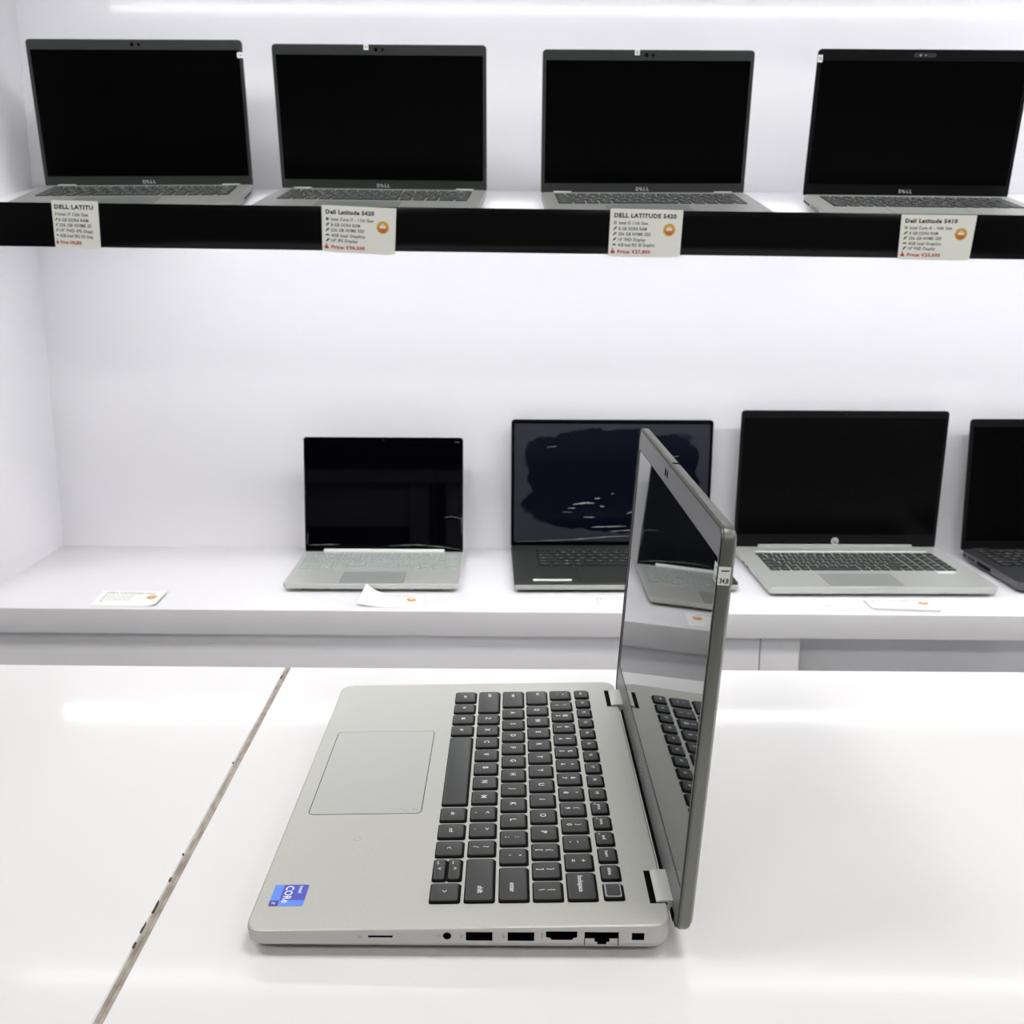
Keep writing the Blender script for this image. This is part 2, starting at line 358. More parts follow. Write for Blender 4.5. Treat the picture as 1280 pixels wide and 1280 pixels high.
    if logo == 'letters':
        bm = bmesh.new(); h = .0052
        for t, x, r in (('D', -.0085, 0), ('E', -.0028, .55), ('L', .0032, 0), ('L', .0082, 0)): text(bm, t, x, yl, .0004, h=h, bold=.035, rot=r)
        obj('logo', bm, 'logo', lid, 0)
    elif logo == 'disc':
        bm = bmesh.new(); poly(bm, disc(.0072, (0, yl), 28), .0003, .0002, 0)
        text(bm, 'h', -.0019, yl+.0006, .00056, h=.0052, mi=1, bold=.01, rot=-.18); text(bm, 'p', .0021, yl-.0014, .00056, h=.0052, mi=1, bold=.01, rot=-.18)
        obj('logo', bm, ['logo', 'gap'], lid, 0)
    # hinges
    hm = hinge_mat or shell
    if hinge == 'two':
        for sx in (-1, 1):
            hx = sx*W*.394; hw = .029
            bm = bmesh.new()
            prof = [(-.0085, -.002), (-.0085, .0002), (-.0070, .0010), (-.0052, .0012), (.0008, .0012), (.0008, -.004), (-.004, -.004)]
            a = [(hx-hw/2, y, dz(0)+z) for y, z in prof]; b = [(hx+hw/2, y, dz(0)+z) for y, z in prof]
            va = [bm.verts.new(p) for p in a]; vb = [bm.verts.new(p) for p in b]
            for j in range(len(prof)): bm.faces.new((va[j], va[(j+1) % len(prof)], vb[(j+1) % len(prof)], vb[j]))
            bm.faces.new(va); bm.faces.new(vb); bmesh.ops.recalc_face_normals(bm, faces=bm.faces)
            h = obj('hinge', bm, hm, root, 40)
            bm = bmesh.new(); box(bm, hx-hw/2-.0006, hx+hw/2+.0006, -.0118, -rear+.0001, dz(0)-.004, dz(-.006)+.0001); obj('hinge_slot', bm, 'gap', root, 0)
            h.data.transform(Matrix.Translation((0, .0, .0)))
    elif hinge == 'bar':
        bm = bmesh.new(); slab(bm, W*.76, .0080, T-.006, T+.0042, .001, (0, -.0012), .0008); obj('hinge', bm, hm, root)
    return root, lid, dz

# ------------------------------------------------------------------ room shell
ZF = -TAB
def tx(bm):                       # all geometry below is written relative to the table top
    bmesh.ops.translate(bm, verts=bm.verts, vec=(0, 0, TAB)); return bm
def struct(name, args, m, kind='structure'):
    bm = bmesh.new(); box(bm, *args); o = obj(name, tx(bm), m, None, 0); o['kind'] = kind; return o
struct('floor', (-3, 4, -3.2, 2.3, ZF-.05, ZF), 'floor')
struct('ceiling', (-3, 4, -3.2, 2.3, 2.1, 2.15), 'paint')
struct('wall_back', (-3, 4, 2.10, 2.2, ZF, 2.1), 'paint')
struct('wall_front', (-3, 4, -3.2, -3.1, ZF, 2.1), 'dark_paint')
struct('wall_left', (-3.1, -3, -3.2, 2.3, ZF, 2.1), 'dark_paint')
struct('wall_right', (4, 4.1, -3.2, 2.3, ZF, 2.1), 'paint')
k = 0
for x in (-1.2, .5, 2.2):
    for y in (-1.6, .35):
        k += 1
        e = empty('ceiling_light', Matrix.Translation((x, y, 2.1+TAB)))
        tag(e, 'square white ceiling light panel, %s of the row %s' % ('left one' if x < 0 else 'middle one' if x < 1 else 'right one', 'behind the viewer' if y < 0 else 'over the tables'), 'light', 'ceiling light panels')
        bm = bmesh.new(); box(bm, -.3, .3, -.3, .3, -.025, 0, .003); obj('frame', bm, 'paper_white', e)
        bm = bmesh.new(); box(bm, -.28, .28, -.28, .28, -.029, -.0255); obj('diffuser', bm, 'ceil_light', e, 0)

# ------------------------------------------------------------------ display cabinet
YB, XL, ZL, YF = 1.9631, -.8576, -.1805, 1.5786
XR = 2.1; ZTOP = .93
UZ, TILT = .392, R_(11.774)
cab = empty('display_cabinet', Matrix.Translation((0, 0, 0)))
tag(cab, 'tall white laminate display cabinet with two lit shelves of laptops behind the table', 'cabinet')
def cp(name, args, m, bev=0, label=None):
    bm = bmesh.new(); box(bm, *args, bev); o = obj(name, tx(bm), m, cab, 30)
    if label: o['label'] = label
    return o
cp('back_panel', (XL-.018, XR, YB, YB+.018, ZF, ZTOP), 'cab')
cp('side_panel', (XL-.018, XL, YF-.02, YB-.0002, ZF, ZTOP), 'cab')
cp('side_panel', (XR, XR+.018, YF-.02, YB+.018, ZF, ZTOP), 'cab')
cp('lower_shelf', (XL+.0002, XR-.0002, YF, YB-.0002, ZL-.0395, ZL), 'cab', .0006)
cp('top_panel', (XL+.0002, XR-.0002, YF, YB-.0002, ZTOP-.02, ZTOP-.0002), 'cab')
cp('top_fascia', (XL+.0002, XR-.0002, YF-.018, YF-.0002, .836, ZTOP), 'black_gloss', .001, 'glossy black band along the cabinet top')
# upper shelf: a board tilted towards the viewer, its glossy black fascia stands proud of it as a lip
bm = bmesh.new()
dep = (YB-YF)/math.cos(TILT)
box(bm, XL+.0004, XR-.0004, .0005, dep-.004, -.018, 0)
bmesh.ops.rotate(bm, verts=bm.verts, cent=(0, 0, 0), matrix=Matrix.Rotation(TILT, 3, 'X')); bmesh.ops.translate(bm, verts=bm.verts, vec=(0, YF, UZ))
o = obj('upper_shelf', tx(bm), 'cab', cab, 30); o['label'] = 'white shelf board tilted towards the viewer'
bm = bmesh.new(); box(bm, XL+.0002, 1.3, YF-.006, YF+.006, .3595, .4205, .0008)
for v in bm.verts: v.co.z += -.0062*(v.co.x+.06)
o = obj('fascia', tx(bm), 'black_gloss', cab, 30); o['label'] = 'glossy black band on the edge of the upper shelf'
cp('light_strip', (XL+.12, XR-.03, YF+.060, YF+.072, .376, .384), 'strip_low', 0, 'glowing white light strip under the upper shelf')
cp('light_strip', (XL+.03, XR-.03, YF+.012, YF+.030, .842, .853), 'strip_top', 0, 'glowing white light strip under the cabinet top')
# base panels under the lower shelf
cp('base_panel', (XL+.0004, .3845, YF+.014, YF+.030, ZF+.08, ZL-.0400), 'cab', .0008)
cp('base_panel', (.3860, .4470, YF+.014, YF+.030, ZF+.08, ZL-.0400), 'cab', .0008)
cp('recessed_panel', (.4475, XR-.0004, YF+.055, YF+.070, ZF+.08, ZL-.0400), 'cab', .0008)
cp('plinth', (XL+.0004, XR-.0004, YF+.06, YF+.08, ZF, ZF+.08), 'cab')

# ------------------------------------------------------------------ two tables with a brown-edged joint
def table(name, label, quad, leg_xy, band_side):
    """quad: far-left, far-right, near-right, near-left corners (x,y)"""
    cx = sum(p[0] for p in quad)/4; cyy = sum(p[1] for p in quad)/4
    t = empty(name, Matrix.Translation((cx, cyy, 0))); tag(t, label, 'table')
    bm = bmesh.new()
    q = [(x-cx, y-cyy) for x, y in quad]
    vs = [[bm.verts.new((x, y, z)) for x, y in reversed(q)] for z in (-.036, 0)]
    for j in range(4): bm.faces.new((vs[0][j], vs[0][(j+1) % 4], vs[1][(j+1) % 4], vs[1][j]))
    bm.faces.new(list(reversed(vs[0]))); bm.faces.new(vs[1])
    bmesh.ops.bevel(bm, geom=[e for e in bm.edges], offset=.0006, segments=2, affect='EDGES')
    obj('tabletop', tx(bm), 'laminate', t, 30)
    # edge band along the joint
    a, b = (quad[1], quad[2]) if band_side == 'r' else (quad[0], quad[3])
    s = .0021 if band_side == 'r' else -.0021
    bm = bmesh.new(); n = 40; prev = None
    rows = []
    for k in range(n+1):
        f = k/n; x = a[0]+(b[0]-a[0])*f-cx; y = a[1]+(b[1]-a[1])*f-cyy
        j = random.uniform(-.00015, .00015)
        rows.append([(x+s*.02, y, -.036), (x+s+j*.2, y, -.036), (x+s+j*.2, y, -.0005), (x+s*.02, y, -.0004)])
    loft(bm, rows); bmesh.ops.recalc_face_normals(bm, faces=bm.faces)
    obj('edge_band', tx(bm), 'edge', t, 30)
    if band_side == 'r':
        for f, ln, off in ((.03, .006, .3), (.245, .002, -.35), (.405, .002, -.35), (.44, .004, -.2), (.475, .012, -.05), (.50, .010, -.3), (.52, .005, -.2)):
            bm = bmesh.new(); x = a[0]+(b[0]-a[0])*f+off*.002+.0002-cx; y = a[1]+(b[1]-a[1])*f-cyy
            pts = [(x+random.uniform(-.0007, -.0003), y+ln*(.5-q_)) for q_ in (0, .3, .7, 1)]+[(x+random.uniform(.0002, .0007), y+ln*(.5-q_)) for q_ in (1, .6, .2)]
            poly(bm, pts, -.0004, .0007); bmesh.ops.recalc_face_normals(bm, faces=bm.faces); obj('chip', tx(bm), 'chip', t, 0)
    for x, y in leg_xy:
        bm = bmesh.new(); box(bm, x-.025-cx, x+.025-cx, y-.025-cyy, y+.025-cyy, ZF, -.0362, .003); obj('leg', tx(bm), 'cab', t)
    bm = bmesh.new(); xs = sorted(p[0] for p in leg_xy); ys = sorted(p[1] for p in leg_xy)
    box(bm, xs[0]-cx, xs[-1]-cx, ys[-1]-.01-cyy, ys[-1]+.01-cyy, -.16, -.0364, .001); obj('apron', tx(bm), 'cab', t)
seam = lambda y: -.1969+(.867-y)*.01566
table('display_table', 'glossy white table left of the brown joint, with nothing standing on it', [(-1.3, .872), (seam(.867), .867), (seam(.12), .12), (-1.3, .12)],
      [(-1.25, .82), (-1.25, .17), (-.24, .82), (-.24, .17)], 'r')
table('display_table', 'glossy white table right of the brown joint, carrying the open grey laptop', [(seam(.867)+.0044, .867), (1.35, .874), (1.35, .12), (seam(.12)+.0044, .12)],
      [(-.14, .82), (-.14, .17), (1.3, .82), (1.3, .17)], 'l')

# ------------------------------------------------------------------ the near laptop
W0, D0 = .32135, .2150
X0, Y0, A0 = -.1330, .4691, .0050
def near_pt(u, v, z): return Vector((X0+v*math.cos(A0)-u*math.sin(A0), Y0+v*math.sin(A0)+u*math.cos(A0), z+TAB))
M0 = Matrix.Translation(near_pt(W0/2, D0, 0)) @ Matrix.Rotation(A0-math.pi/2, 4, 'Z')
vy = lambda v: v/1000-D0
def cut_ports(base, root):
    xw = W0/2
    bm = bmesh.new()
    def cb(v0, v1, z0, z1, dp): box(bm, xw-dp, xw+.004, vy(v0), vy(v1), z0/1000, z1/1000)
    cb(109.9, 123.1, 9.9, 15.0, .012); cb(130.6, 143.8, 9.9, 15.0, .012)
    cb(61.5, 73.7, 11.5, 12.7, .008); cb(192, 198.2, 10.7, 14.9, .006)
    # round jack
    r = bmesh.ops.create_cone(bm, cap_ends=True, segments=20, radius1=.0021, radius2=.0021, depth=.016)
    bmesh.ops.rotate(bm, verts=r['verts'], matrix=Matrix.Rotation(math.pi/2, 3, 'Y')); bmesh.ops.translate(bm, verts=r['verts'], vec=(xw-.004, vy(100.6), .0126))
    def prism(pts, dp):
        a = [bm.verts.new((xw-dp, vy(v), z/1000)) for v, z in pts]; b = [bm.verts.new((xw+.004, vy(v), z/1000)) for v, z in pts]
        fs = [bm.faces.new(a), bm.faces.new(b)]+[bm.faces.new((a[j], a[(j+1) % len(a)], b[(j+1) % len(a)], b[j])) for j in range(len(a))]
        bmesh.ops.recalc_face_normals(bm, faces=fs)
    prism([(149.5, 15.6), (149.5, 12.2), (151.4, 11.8), (152.4, 10.6), (162.4, 10.6), (163.2, 11.8), (165, 12.2), (165, 15.6)], .011)
    prism([(168.9, 15.3), (168.9, 11.6), (173.6, 11.6), (173.6, 9.6), (175, 9.6), (175, 7.6), (179.6, 7.6), (179.6, 9.6), (181, 9.6), (181, 11.6), (185.2, 11.6), (185.2, 15.3)], .012)
    me = bpy.data.meshes.new('cutter'); bm.to_mesh(me); bm.free(); me.materials.append(MT['port']); cu = link('cutter', me)
    cu.matrix_world = root.matrix_world
    md = base.modifiers.new('b', 'BOOLEAN'); md.object = cu; md.solver = 'EXACT'; md.operation = 'DIFFERENCE'; md.material_mode = 'TRANSFER'
    bpy.context.view_layer.update()
    dg = bpy.context.evaluated_depsgraph_get()
    new = bpy.data.meshes.new_from_object(base.evaluated_get(dg)); base.modifiers.clear(); base.data = new
    bpy.data.objects.remove(cu)
    # port interiors
    def part(name, bmf, m):
        b = bmesh.new(); bmf(b); return obj(name, b, m, root, 0)
    e = .0002
    for nm, v0, v1, z0, z1, dp in (('usb_port', 109.9, 123.1, 9.9, 15.0, .012), ('usb_port', 130.6, 143.8, 9.9, 15.0, .012), ('card_slot', 61.5, 73.7, 11.5, 12.7, .008), ('lock_slot', 192, 198.2, 10.7, 14.9, .006)):
        def f(b):   # five black walls of an open box lining the hole
            x0, x1, y0, y1, q0, q1 = xw-dp+e, xw-.0009, vy(v0)+e*.4, vy(v1)-e*.4, z0/1000+e*.4, z1/1000-e*.4
            box(b, x0, x0+.0003, y0, y1, q0, q1)
            for a in ((x0, x1, y0, y0+e, q0, q1), (x0, x1, y1-e, y1, q0, q1), (x0, x1, y0, y1, q0, q0+e), (x0, x1, y0, y1, q1-e, q1)): box(b, *a)
        p = part(nm, f, 'port')
        if nm == 'usb_port':
            b = bmesh.new(); box(b, xw-.010, xw-.0022, vy(v0+1.2), vy(v1-1.2), .0132, .0142); t_ = obj('contact_tongue', b, 'port', p, 0)
    part('network_port', lambda b: (box(b, xw-.0118, xw-.0095, vy(169.1), vy(185), .0078, .0152), box(b, xw-.0095, xw-.0016, vy(169.1), vy(170.1), .0118, .0152), box(b, xw-.0095, xw-.0016, vy(184), vy(185), .0118, .0152), box(b, xw-.0095, xw-.0016, vy(169.1), vy(185), .0146, .0152)), 'port')
    part('video_port', lambda b: (box(b, xw-.0108, xw-.008, vy(149.7), vy(164.8), .0108, .0154), box(b, xw-.008, xw-.001, vy(149.7), vy(164.8), .0151, .0155)), 'port')
    part('audio_jack', lambda b: (box(b, xw-.0115, xw-.0085, vy(98.4), vy(102.8), .0104, .0148), ), 'port')
    # flap of the network port: two fine side joints and its top step
    part('flap_joint', lambda b: (box(b, xw-.002, xw+.00012, vy(168.6), vy(168.9), .0080, .0154), box(b, xw-.002, xw+.00012, vy(185.2), vy(185.5), .0080, .0154)), 'gap')
    # tiny printed markings beside the ports
    Mx = Matrix(((0, 0, 1), (1, 0, 0), (0, 1, 0))).to_4x4()
    def mark(name, body, v, z, h, w_=None, rot=0):
        b = bmesh.new(); text(b, body, 0, 0, 0, h=h, width=w_, rot=rot, bold=.01)
        b.transform(Matrix.Translation((xw+.0001, vy(v), z)) @ Mx); obj(name, b, 'glyph', root, 0)
    mark('port_marking', 'SD', 57.5, .0121, .0012); mark('port_marking', 'HDMI', 147.6, .0131, .0009, rot=math.pi/2)
    mark('port_marking', 'SS', 107.8, .0125, .0012, rot=math.pi/2); mark('port_marking', 'SS', 128.5, .0125, .0012, rot=math.pi/2)
    b = bmesh.new()
    for q in range(12):
        a0, a1 = R_(-60+q*25), R_(-60+(q+1)*25)
        bar(b, (.0008*math.cos(a0), .0008*math.sin(a0)), (.0008*math.cos(a1), .0008*math.sin(a1)), .00025, 0, .00003)
    b.transform(Matrix.Translation((xw+.00008, vy(96.5), .0126)) @ Mx); obj('port_marking', b, 'glyph', root, 0)

near, lid0, dz0 = laptop('laptop', 'open grey laptop seen from its side on the white table, nearest of all the laptops', M0, W0, D0, .0195, .2045, math.pi-1.5099,
    shell='deck_near', side='silver_body', pad='pad_near', keys=main_keys(), kh=.0017, fine=True, Tf=.0149, hz=.0170,
    padrect=(W0/2-.2325, W0/2-.1155, vy(10.8), vy(78)), bezels=(.0056, .0155, .0215), bezel='bezel_near', screen='screen_main', lidshell='silver_side', lid_t=.0070,
    cut=cut_ports, hinge_mat='hinge_silver', lid_low=.0032, rear=.0030, gasket=True, cam=None, rcorner=.0095)
# camera slots, notch and label on the near lid
for dx, hh in ((-.0050, .0048), (.0030, .0050)):
    bm = bmesh.new(); slab(bm, .0052 if dx < 0 else .0040, hh, .0003, .0005, .0020, (dx-.0165, .1960), 0); obj('camera_slot', bm, 'port', lid0)
bm = bmesh.new(); box(bm, -.0075, -.0035, .2040, .2048, -.0050, -.0008); o = obj('shutter_notch', bm, 'gap', lid0, 0)
bm = bmesh.new(); slab(bm, .0009, .0009, .0003, .00035, .0004, (-.026, .198), 0); obj('microphone_hole', bm, 'port', lid0)
bm = bmesh.new(); h = .0055
for t, x, r in (('D', -.0085, 0), ('E', -.0028, .55), ('L', .0032, 0), ('L', .0082, 0)): text(bm, t, x, .0075, .0004, h=h, bold=.035, rot=r)
obj('logo', bm, 'logo', lid0, 0)
# paper label wrapped over the near side edge of the lid
bm = bmesh.new(); xe = W0/2
box(bm, xe-.0105, xe+.0001, .1775, .1862, .0003, .00045); box(bm, xe+.00002, xe+.0002, .1775, .1862, -.0050, .00045)
st = obj('paper_label', bm, 'sticker', lid0, 0)
bm = bmesh.new(); text(bm, 'A 34,4', xe-.0052, .1795, .0005, h=.0024, width=.0085, bold=.03); bar(bm, (xe-.006, .1845), (xe-.001, .1838), .0006, .0005, .00003)
b2 = bmesh.new(); text(b2, '34,8', 0, 0, 0, h=.0024, width=.0042, bold=.03); bar(b2, (-.0018, .0045), (.002, .0048), .0006, 0, .00003)
b2.transform(Matrix.Translation((xe+.00025, .1797, -.0024)) @ Matrix.Rotation(math.pi/2, 4, 'Y'))
obj('label_writing', bm, 'ink', lid0, 0); obj('label_writing', b2, 'ink', lid0, 0)
# power key rim
bm = bmesh.new(); kx = (W0/2-.0365+.0003, W0/2-.0220); z = dz0(vy(185))+.0016
for o_, i_ in ((.0, .0006),):
    cx_, cy_ = W0/2-.0290, vy(185.1); A = rr(.0122, .0084, .0012, 3); B = rr(.0110, .0072, .0009, 3)
    va = [bm.verts.new((x+cx_, y+cy_, z+.00008)) for x, y in A]; vb = [bm.verts.new((x+cx_, y+cy_, z+.00008)) for x, y in B]
    for j in range(len(va)): bm.faces.new((va[j], va[(j+1) % len(va)], vb[(j+1) % len(va)], vb[j]))
obj('power_key_rim', bm, 'keygreyring', near, 0)
# deck plate between enter and backslash, a faint round mark, touchpad prints
bm = bmesh.new(); cc = (W0/2-.0864, vy(44)); A = disc(.0021, cc, 20); B = disc(.0017, cc, 20)
va = [bm.verts.new((x, y, dz0(y)+.00006)) for x, y in A]; vb = [bm.verts.new((x, y, dz0(y)+.00006)) for x, y in B]
for j in range(20): bm.faces.new((va[j], va[(j+1) % 20], vb[(j+1) % 20], vb[j]))
o = obj('deck_mark', bm, 'scuff', near, 0)
bm = bmesh.new()
for j, (dx, dy) in enumerate(((0, 0), (0, -.007))):
    cx_, cy_ = W0/2-.1195+dx, vy(74.5)+dy
    for q in range(5):
        a = q*1.25+j; p = (cx_+random.uniform(-.0014, .0014), cy_+random.uniform(-.0012, .0012)); r = (p[0]+.0020*math.cos(a), p[1]+.0020*math.sin(a))
        bar(bm, p, r, .00035, dz0(cy_)+.00018, .00002)
obj('touchpad_mark', bm, 'pad_dark', near, 0)
# processor sticker: two blues with white lettering
sx0, sx1, sy0, sy1 = W0/2-.0401, W0/2-.0207, vy(7.5), vy(25.4)
st = bmesh.new(); wq, hq = sx1-sx0, sy1-sy0; zz = dz0((sy0+sy1)/2)
zf = lambda y: dz0(y)
slab(st, wq, hq, 0, .00012, .0010, ((sx0+sx1)/2, (sy0+sy1)/2), 0, zf=zf)
so = obj('processor_sticker', st, 'blue', near, 0)
def onst(bmx, m, name):
    for v in bmx.verts: v.co.z += dz0(v.co.y)
    obj(name, bmx, m, so, 0)
b = bmesh.new(); poly(b, [(sx0, sy0), (sx0+wq*.74, sy0), (sx0+wq*.74, sy0+hq*.27), (sx0, sy0+hq*.27)], .00012, .00002)
poly(b, [(sx0+wq*.74, sy0+hq*.27), (sx1, sy0+hq*.27), (sx1, sy1), (sx0+wq*.74, sy1)], .00012, .00002); onst(b, 'blue_light', 'light_blue_field')
b = bmesh.new(); poly(b, [(sx0+wq*.74, sy0), (sx1, sy0), (sx1, sy0+hq*.27), (sx0+wq*.74, sy0+hq*.27)], .00012, .00002); onst(b, 'blue_dark', 'dark_blue_field')
b = bmesh.new(); text(b, 'intel', sx0+wq*.24, sy0+hq*.80, .00018, h=.0021, width=wq*.33, bold=.02)
text(b, 'CORe', sx0+wq*.46, sy0+hq*.47, .00018, h=.0043, width=wq*.80, bold=.02); text(b, 'i7', sx0+wq*.87, sy0+hq*.13, .00018, h=.0020, bold=.02); onst(b, 'white', 'sticker_lettering')

# ------------------------------------------------------------------ shelf laptops
def up_m(x, y, yaw): return Matrix.Translation((0, YF, UZ+TAB)) @ Matrix.Rotation(TILT, 4, 'X') @ Matrix.Translation((x, y, .0003)) @ Matrix.Rotation(R_(yaw), 4, 'Z')
def lo_m(x, y, yaw): return Matrix.Translation((x, YF+y, ZL+TAB)) @ Matrix.Rotation(R_(yaw), 4, 'Z')
def std(W, D, kf=.87, k0=.024, k1=.124): return scaled_keys(-W*kf/2, W*kf/2, -k1, -k0)
def side_marks(root, W, spans, side, m='port', z=.010, h=.003):
    for y0, y1 in spans:
        b = bmesh.new(); x = side*W/2
        box(b, min(x-.001*side, x+.00015*side), max(x-.001*side, x+.00015*side), y0, y1, z-h/2, z+h/2); obj('side_port', b, m, root, 0)
def tab_label(lid, x, y, w_, h_, txt=None):
    b = bmesh.new(); slab(b, w_, h_, .0003, .00055, .0003, (x, y), 0); s = obj('paper_label', b, 'sticker', lid, 0)
    b = bmesh.new(); text(b, txt or '5', x, y, .0006, h=h_*.45, width=w_*.6); obj('label_writing', b, 'ink_soft', s, 0)
U = [('grey open laptop at the left end of the upper shelf, turned slightly right', -.6154, .2924, 4.82, 94.57, .2231, .3400, .220),
     ('grey open laptop second from left on the upper shelf, label left of its camera', -.2208, .2628, -2.58, 91.03, .2177, .3395, .218),
     ('grey open laptop third from left on the upper shelf, label left of its camera', .2022, .2432, 1.86, 92.44, .2128, .3316, .216)]
lids = []
for lb, x, y, yaw, op, L, W, D in U:
    r, l, dz = laptop('laptop', lb, up_m(x, y, yaw), W, D, .019, L, R_(op), keys=std(W, D), padrect=(-W*.225, W*.145, -D+.011, -D+.078),
                      bezels=(.0057, .0155, .0175), logo='letters', lidshell='steel', hinge_mat='silver_light')
    lids.append((r, l, W, L))
tab_label(lids[0][1], lids[0][2]/2-.0045, lids[0][3]-.023, .0095, .0085)
tab_label(lids[1][1], -.0195, lids[1][3]-.004, .0075, .0085); tab_label(lids[2][1], -.0185, lids[2][3]-.004, .0078, .0080)
side_marks(lids[0][0], lids[0][2], [(-.036, -.030), (-.060, -.046), (-.080, -.068), (-.100, -.088)], 1)
r, l, dz = laptop('laptop', 'silver open laptop with black screen frame at the right end of the upper shelf', up_m(.6227, .2250, -1.80), .3262, .2050, .019, .2158, R_(91.55),
    shell='silver', side='silver', pad='silver_pad', keys=std(.3262, .214), padrect=(-.068, .045, -.2050+.010, -.2050+.068), bezels=(.006, .0165, .020), bezel='bezel_black',
    screen='screen', logo='letters', lidshell='black_shell', hinge=None, cam='pill')
tab_label(l, -.3262/2+.004, .2158-.014, .0075, .0105)
side_marks(r, .3262, [(-.022, -.012), (-.036, -.030), (-.052, -.044)], -1); side_marks(r, .3262, [(-.115, -.066)], -1, 'steel_pad', .010, .006)
# small silver laptop
W, D, L = .2879, .2096, .2079
r, l, dz = laptop('laptop', 'small silver open laptop on the lower shelf, leftmost, curled price card at its front', lo_m(-.2388, .3050, .84), W, D, .0150, L, R_(95.69),
    shell='silver_light', side='silver_front', pad='pad_dark', keys=scaled_keys(-W*.47, W*.47, -.118, -.018), kstyle='silver', padrect=(-.052, .052, -D+.006, -D+.072),
    bezels=(.004, .010, .012), bezel='glass', screen='glass', lidshell='silver_light', hinge='bar', hinge_mat='paper_white', lid_t=.005, cam='small')
def streak(lid, pts, wd, m='film'):
    """a crease of the film: a ridge that is widest in the middle"""
    b = bmesh.new(); P = []
    for p, q in zip(pts[:-1], pts[1:]): P += [(p[0]+(q[0]-p[0])*k/5, p[1]+(q[1]-p[1])*k/5) for k in range(5)]
    P.append(pts[-1]); n = len(P); A = []; B = []
    for k, p in enumerate(P):
        d = Vector((P[min(k+1, n-1)][0]-P[max(k-1, 0)][0], P[min(k+1, n-1)][1]-P[max(k-1, 0)][1])).normalized()
        h = wd*.5*math.sin(math.pi*(k+.3)/(n-.4))**.7*(.7+.3*math.sin(k*2.3))
        A.append(b.verts.new((p[0]-d.y*h, p[1]+d.x*h, .0003))); B.append(b.verts.new((p[0]+d.y*h, p[1]-d.x*h, .0003)))
    mid = [b.verts.new((p[0], p[1], .0003+wd*.3)) for p in P]
    for k in range(n-1):
        b.faces.new((A[k], mid[k], mid[k+1], A[k+1])); b.faces.new((mid[k], B[k], B[k+1], mid[k+1]))
    bmesh.ops.recalc_face_normals(b, faces=b.faces)
    obj('film_crease', b, m, lid, 60)
arc = lambda c, r, a0, a1, n, ry=None: [(c[0]+r*math.cos(R_(a0+(a1-a0)*i/n)), c[1]+(ry or r)*math.sin(R_(a0+(a1-a0)*i/n))) for i in range(n+1)]
streak(l, arc((W/2-.022, .052), .022, 130, 15, 8, .012), .0009); streak(l, [(-W/2+.006, .011), (-.08, .0125)], .0012); streak(l, [(.008, .010), (.055, .012), (.10, .009)], .0010)
streak(l, [(.07, .011), (.11, .008), (W/2-.004, .003)], .0012); streak(l, [(W/2-.016, L-.0085), (W/2-.007, L-.0088)], .0014); streak(l, arc((-W/2+.012, L-.014), .016, 95, 160, 6), .0008)
streak(l, [(-W/2+.004, .012), (-W/2+.006, .035)], .0008); streak(l, [(W/2-.003, .03), (W/2-.0035, .07)], .0008)
# large dark laptop with a film over its screen
W, D, L = .3698, .2515, .2347
r, l, dz = laptop('laptop', 'large charcoal open laptop on the lower shelf behind the near screen, wrinkled film over display', lo_m(.1759, .3581, 1.61), W, D, .0165, L, R_(90.51),
    shell='dark_shell', side='dark_shell', pad='bezel', keys=scaled_keys(-W*.375, W*.375, -.143, -.035), kstyle='black', padrect=(-.075, .075, -D+.008, -D+.092),
    bezels=(.005, .007, .010), bezel='glass', screen='film_screen', lidshell='dark_shell', hinge=None, lid_t=.006, cam=None, bottom=.003)
bm = bmesh.new(); slab(bm, W-.002, .0024, .006, .0135, .0008, (0, -D-.0006), .0004); obj('front_edge', bm, 'silver_light', r)
bm = bmesh.new(); slab(bm, .064, .010, 0, .0004, .001, (-W/2+.064, -D+.018), 0, zf=lambda y: .0165); obj('paper_strip', bm, 'sticker', r)
for pts, wd in (([(-W/2+.01, .006), (-.07, .010), (.0, .016), (.06, .018)], .0016), ([(-.035, .034), (.03, .036)], .0022), ([(.0, .026), (.05, .029), (.09, .03)], .0020),
                ([(-.07, .077), (-.045, .080), (-.03, .079)], .0045), ([(-.03, .088), (-.02, .089)], .0030), ([(-.02, .074), (-.012, .073)], .0028),
                ([(-.08, .070), (-.065, .070)], .0016), ([(-.09, .063), (-.07, .062)], .0012), ([(-.05, .053), (-.03, .053)], .0020), ([(.0, .097), (.006, .098)], .0022),
                ([(.10, .166), (.125, .168)], .0012), ([(-.12, .184), (-.10, .186)], .0012), ([(.03, .060), (.05, .066), (.06, .07)], .0035)):
    streak(l, pts, wd)
# large silver laptop
W, D, L = .3776, .2654, .2552
r, l, dz = laptop('laptop', 'large silver open laptop with number pad and round badge on the lower shelf', lo_m(.5945, .3566, 1.27), W, D, .0175, L, R_(87.71),
    shell='silver_light', side='silver_front', pad='silver_pad', keys=scaled_keys(-W*.425, W*.425, -.165, -.052, numpad=.235), padrect=(-.085, .035, -D+.010, -D+.080),
    bezels=(.0055, .0135, .027), bezel='bezel_black', screen='screen', logo='disc', lidshell='black_shell', hinge='bar', hinge_mat='silver_light', cam='small')
bm = bmesh.new(); slab(bm, W*.83, .006, 0, .0006, .001, (0, -.040), .0002, zf=lambda y: .0175); o = obj('speaker_grille', bm, 'paper_white', r)
bm = bmesh.new(); slab(bm, .030, .012, 0, .0002, .001, (W/2-.052, -.177), 0, zf=lambda y: .0175); obj('small_sticker', bm, 'sticker', r)
side_marks(r, W, [(-.09, -.075), (-.12, -.105)], -1, 'steel_pad', .009, .003)
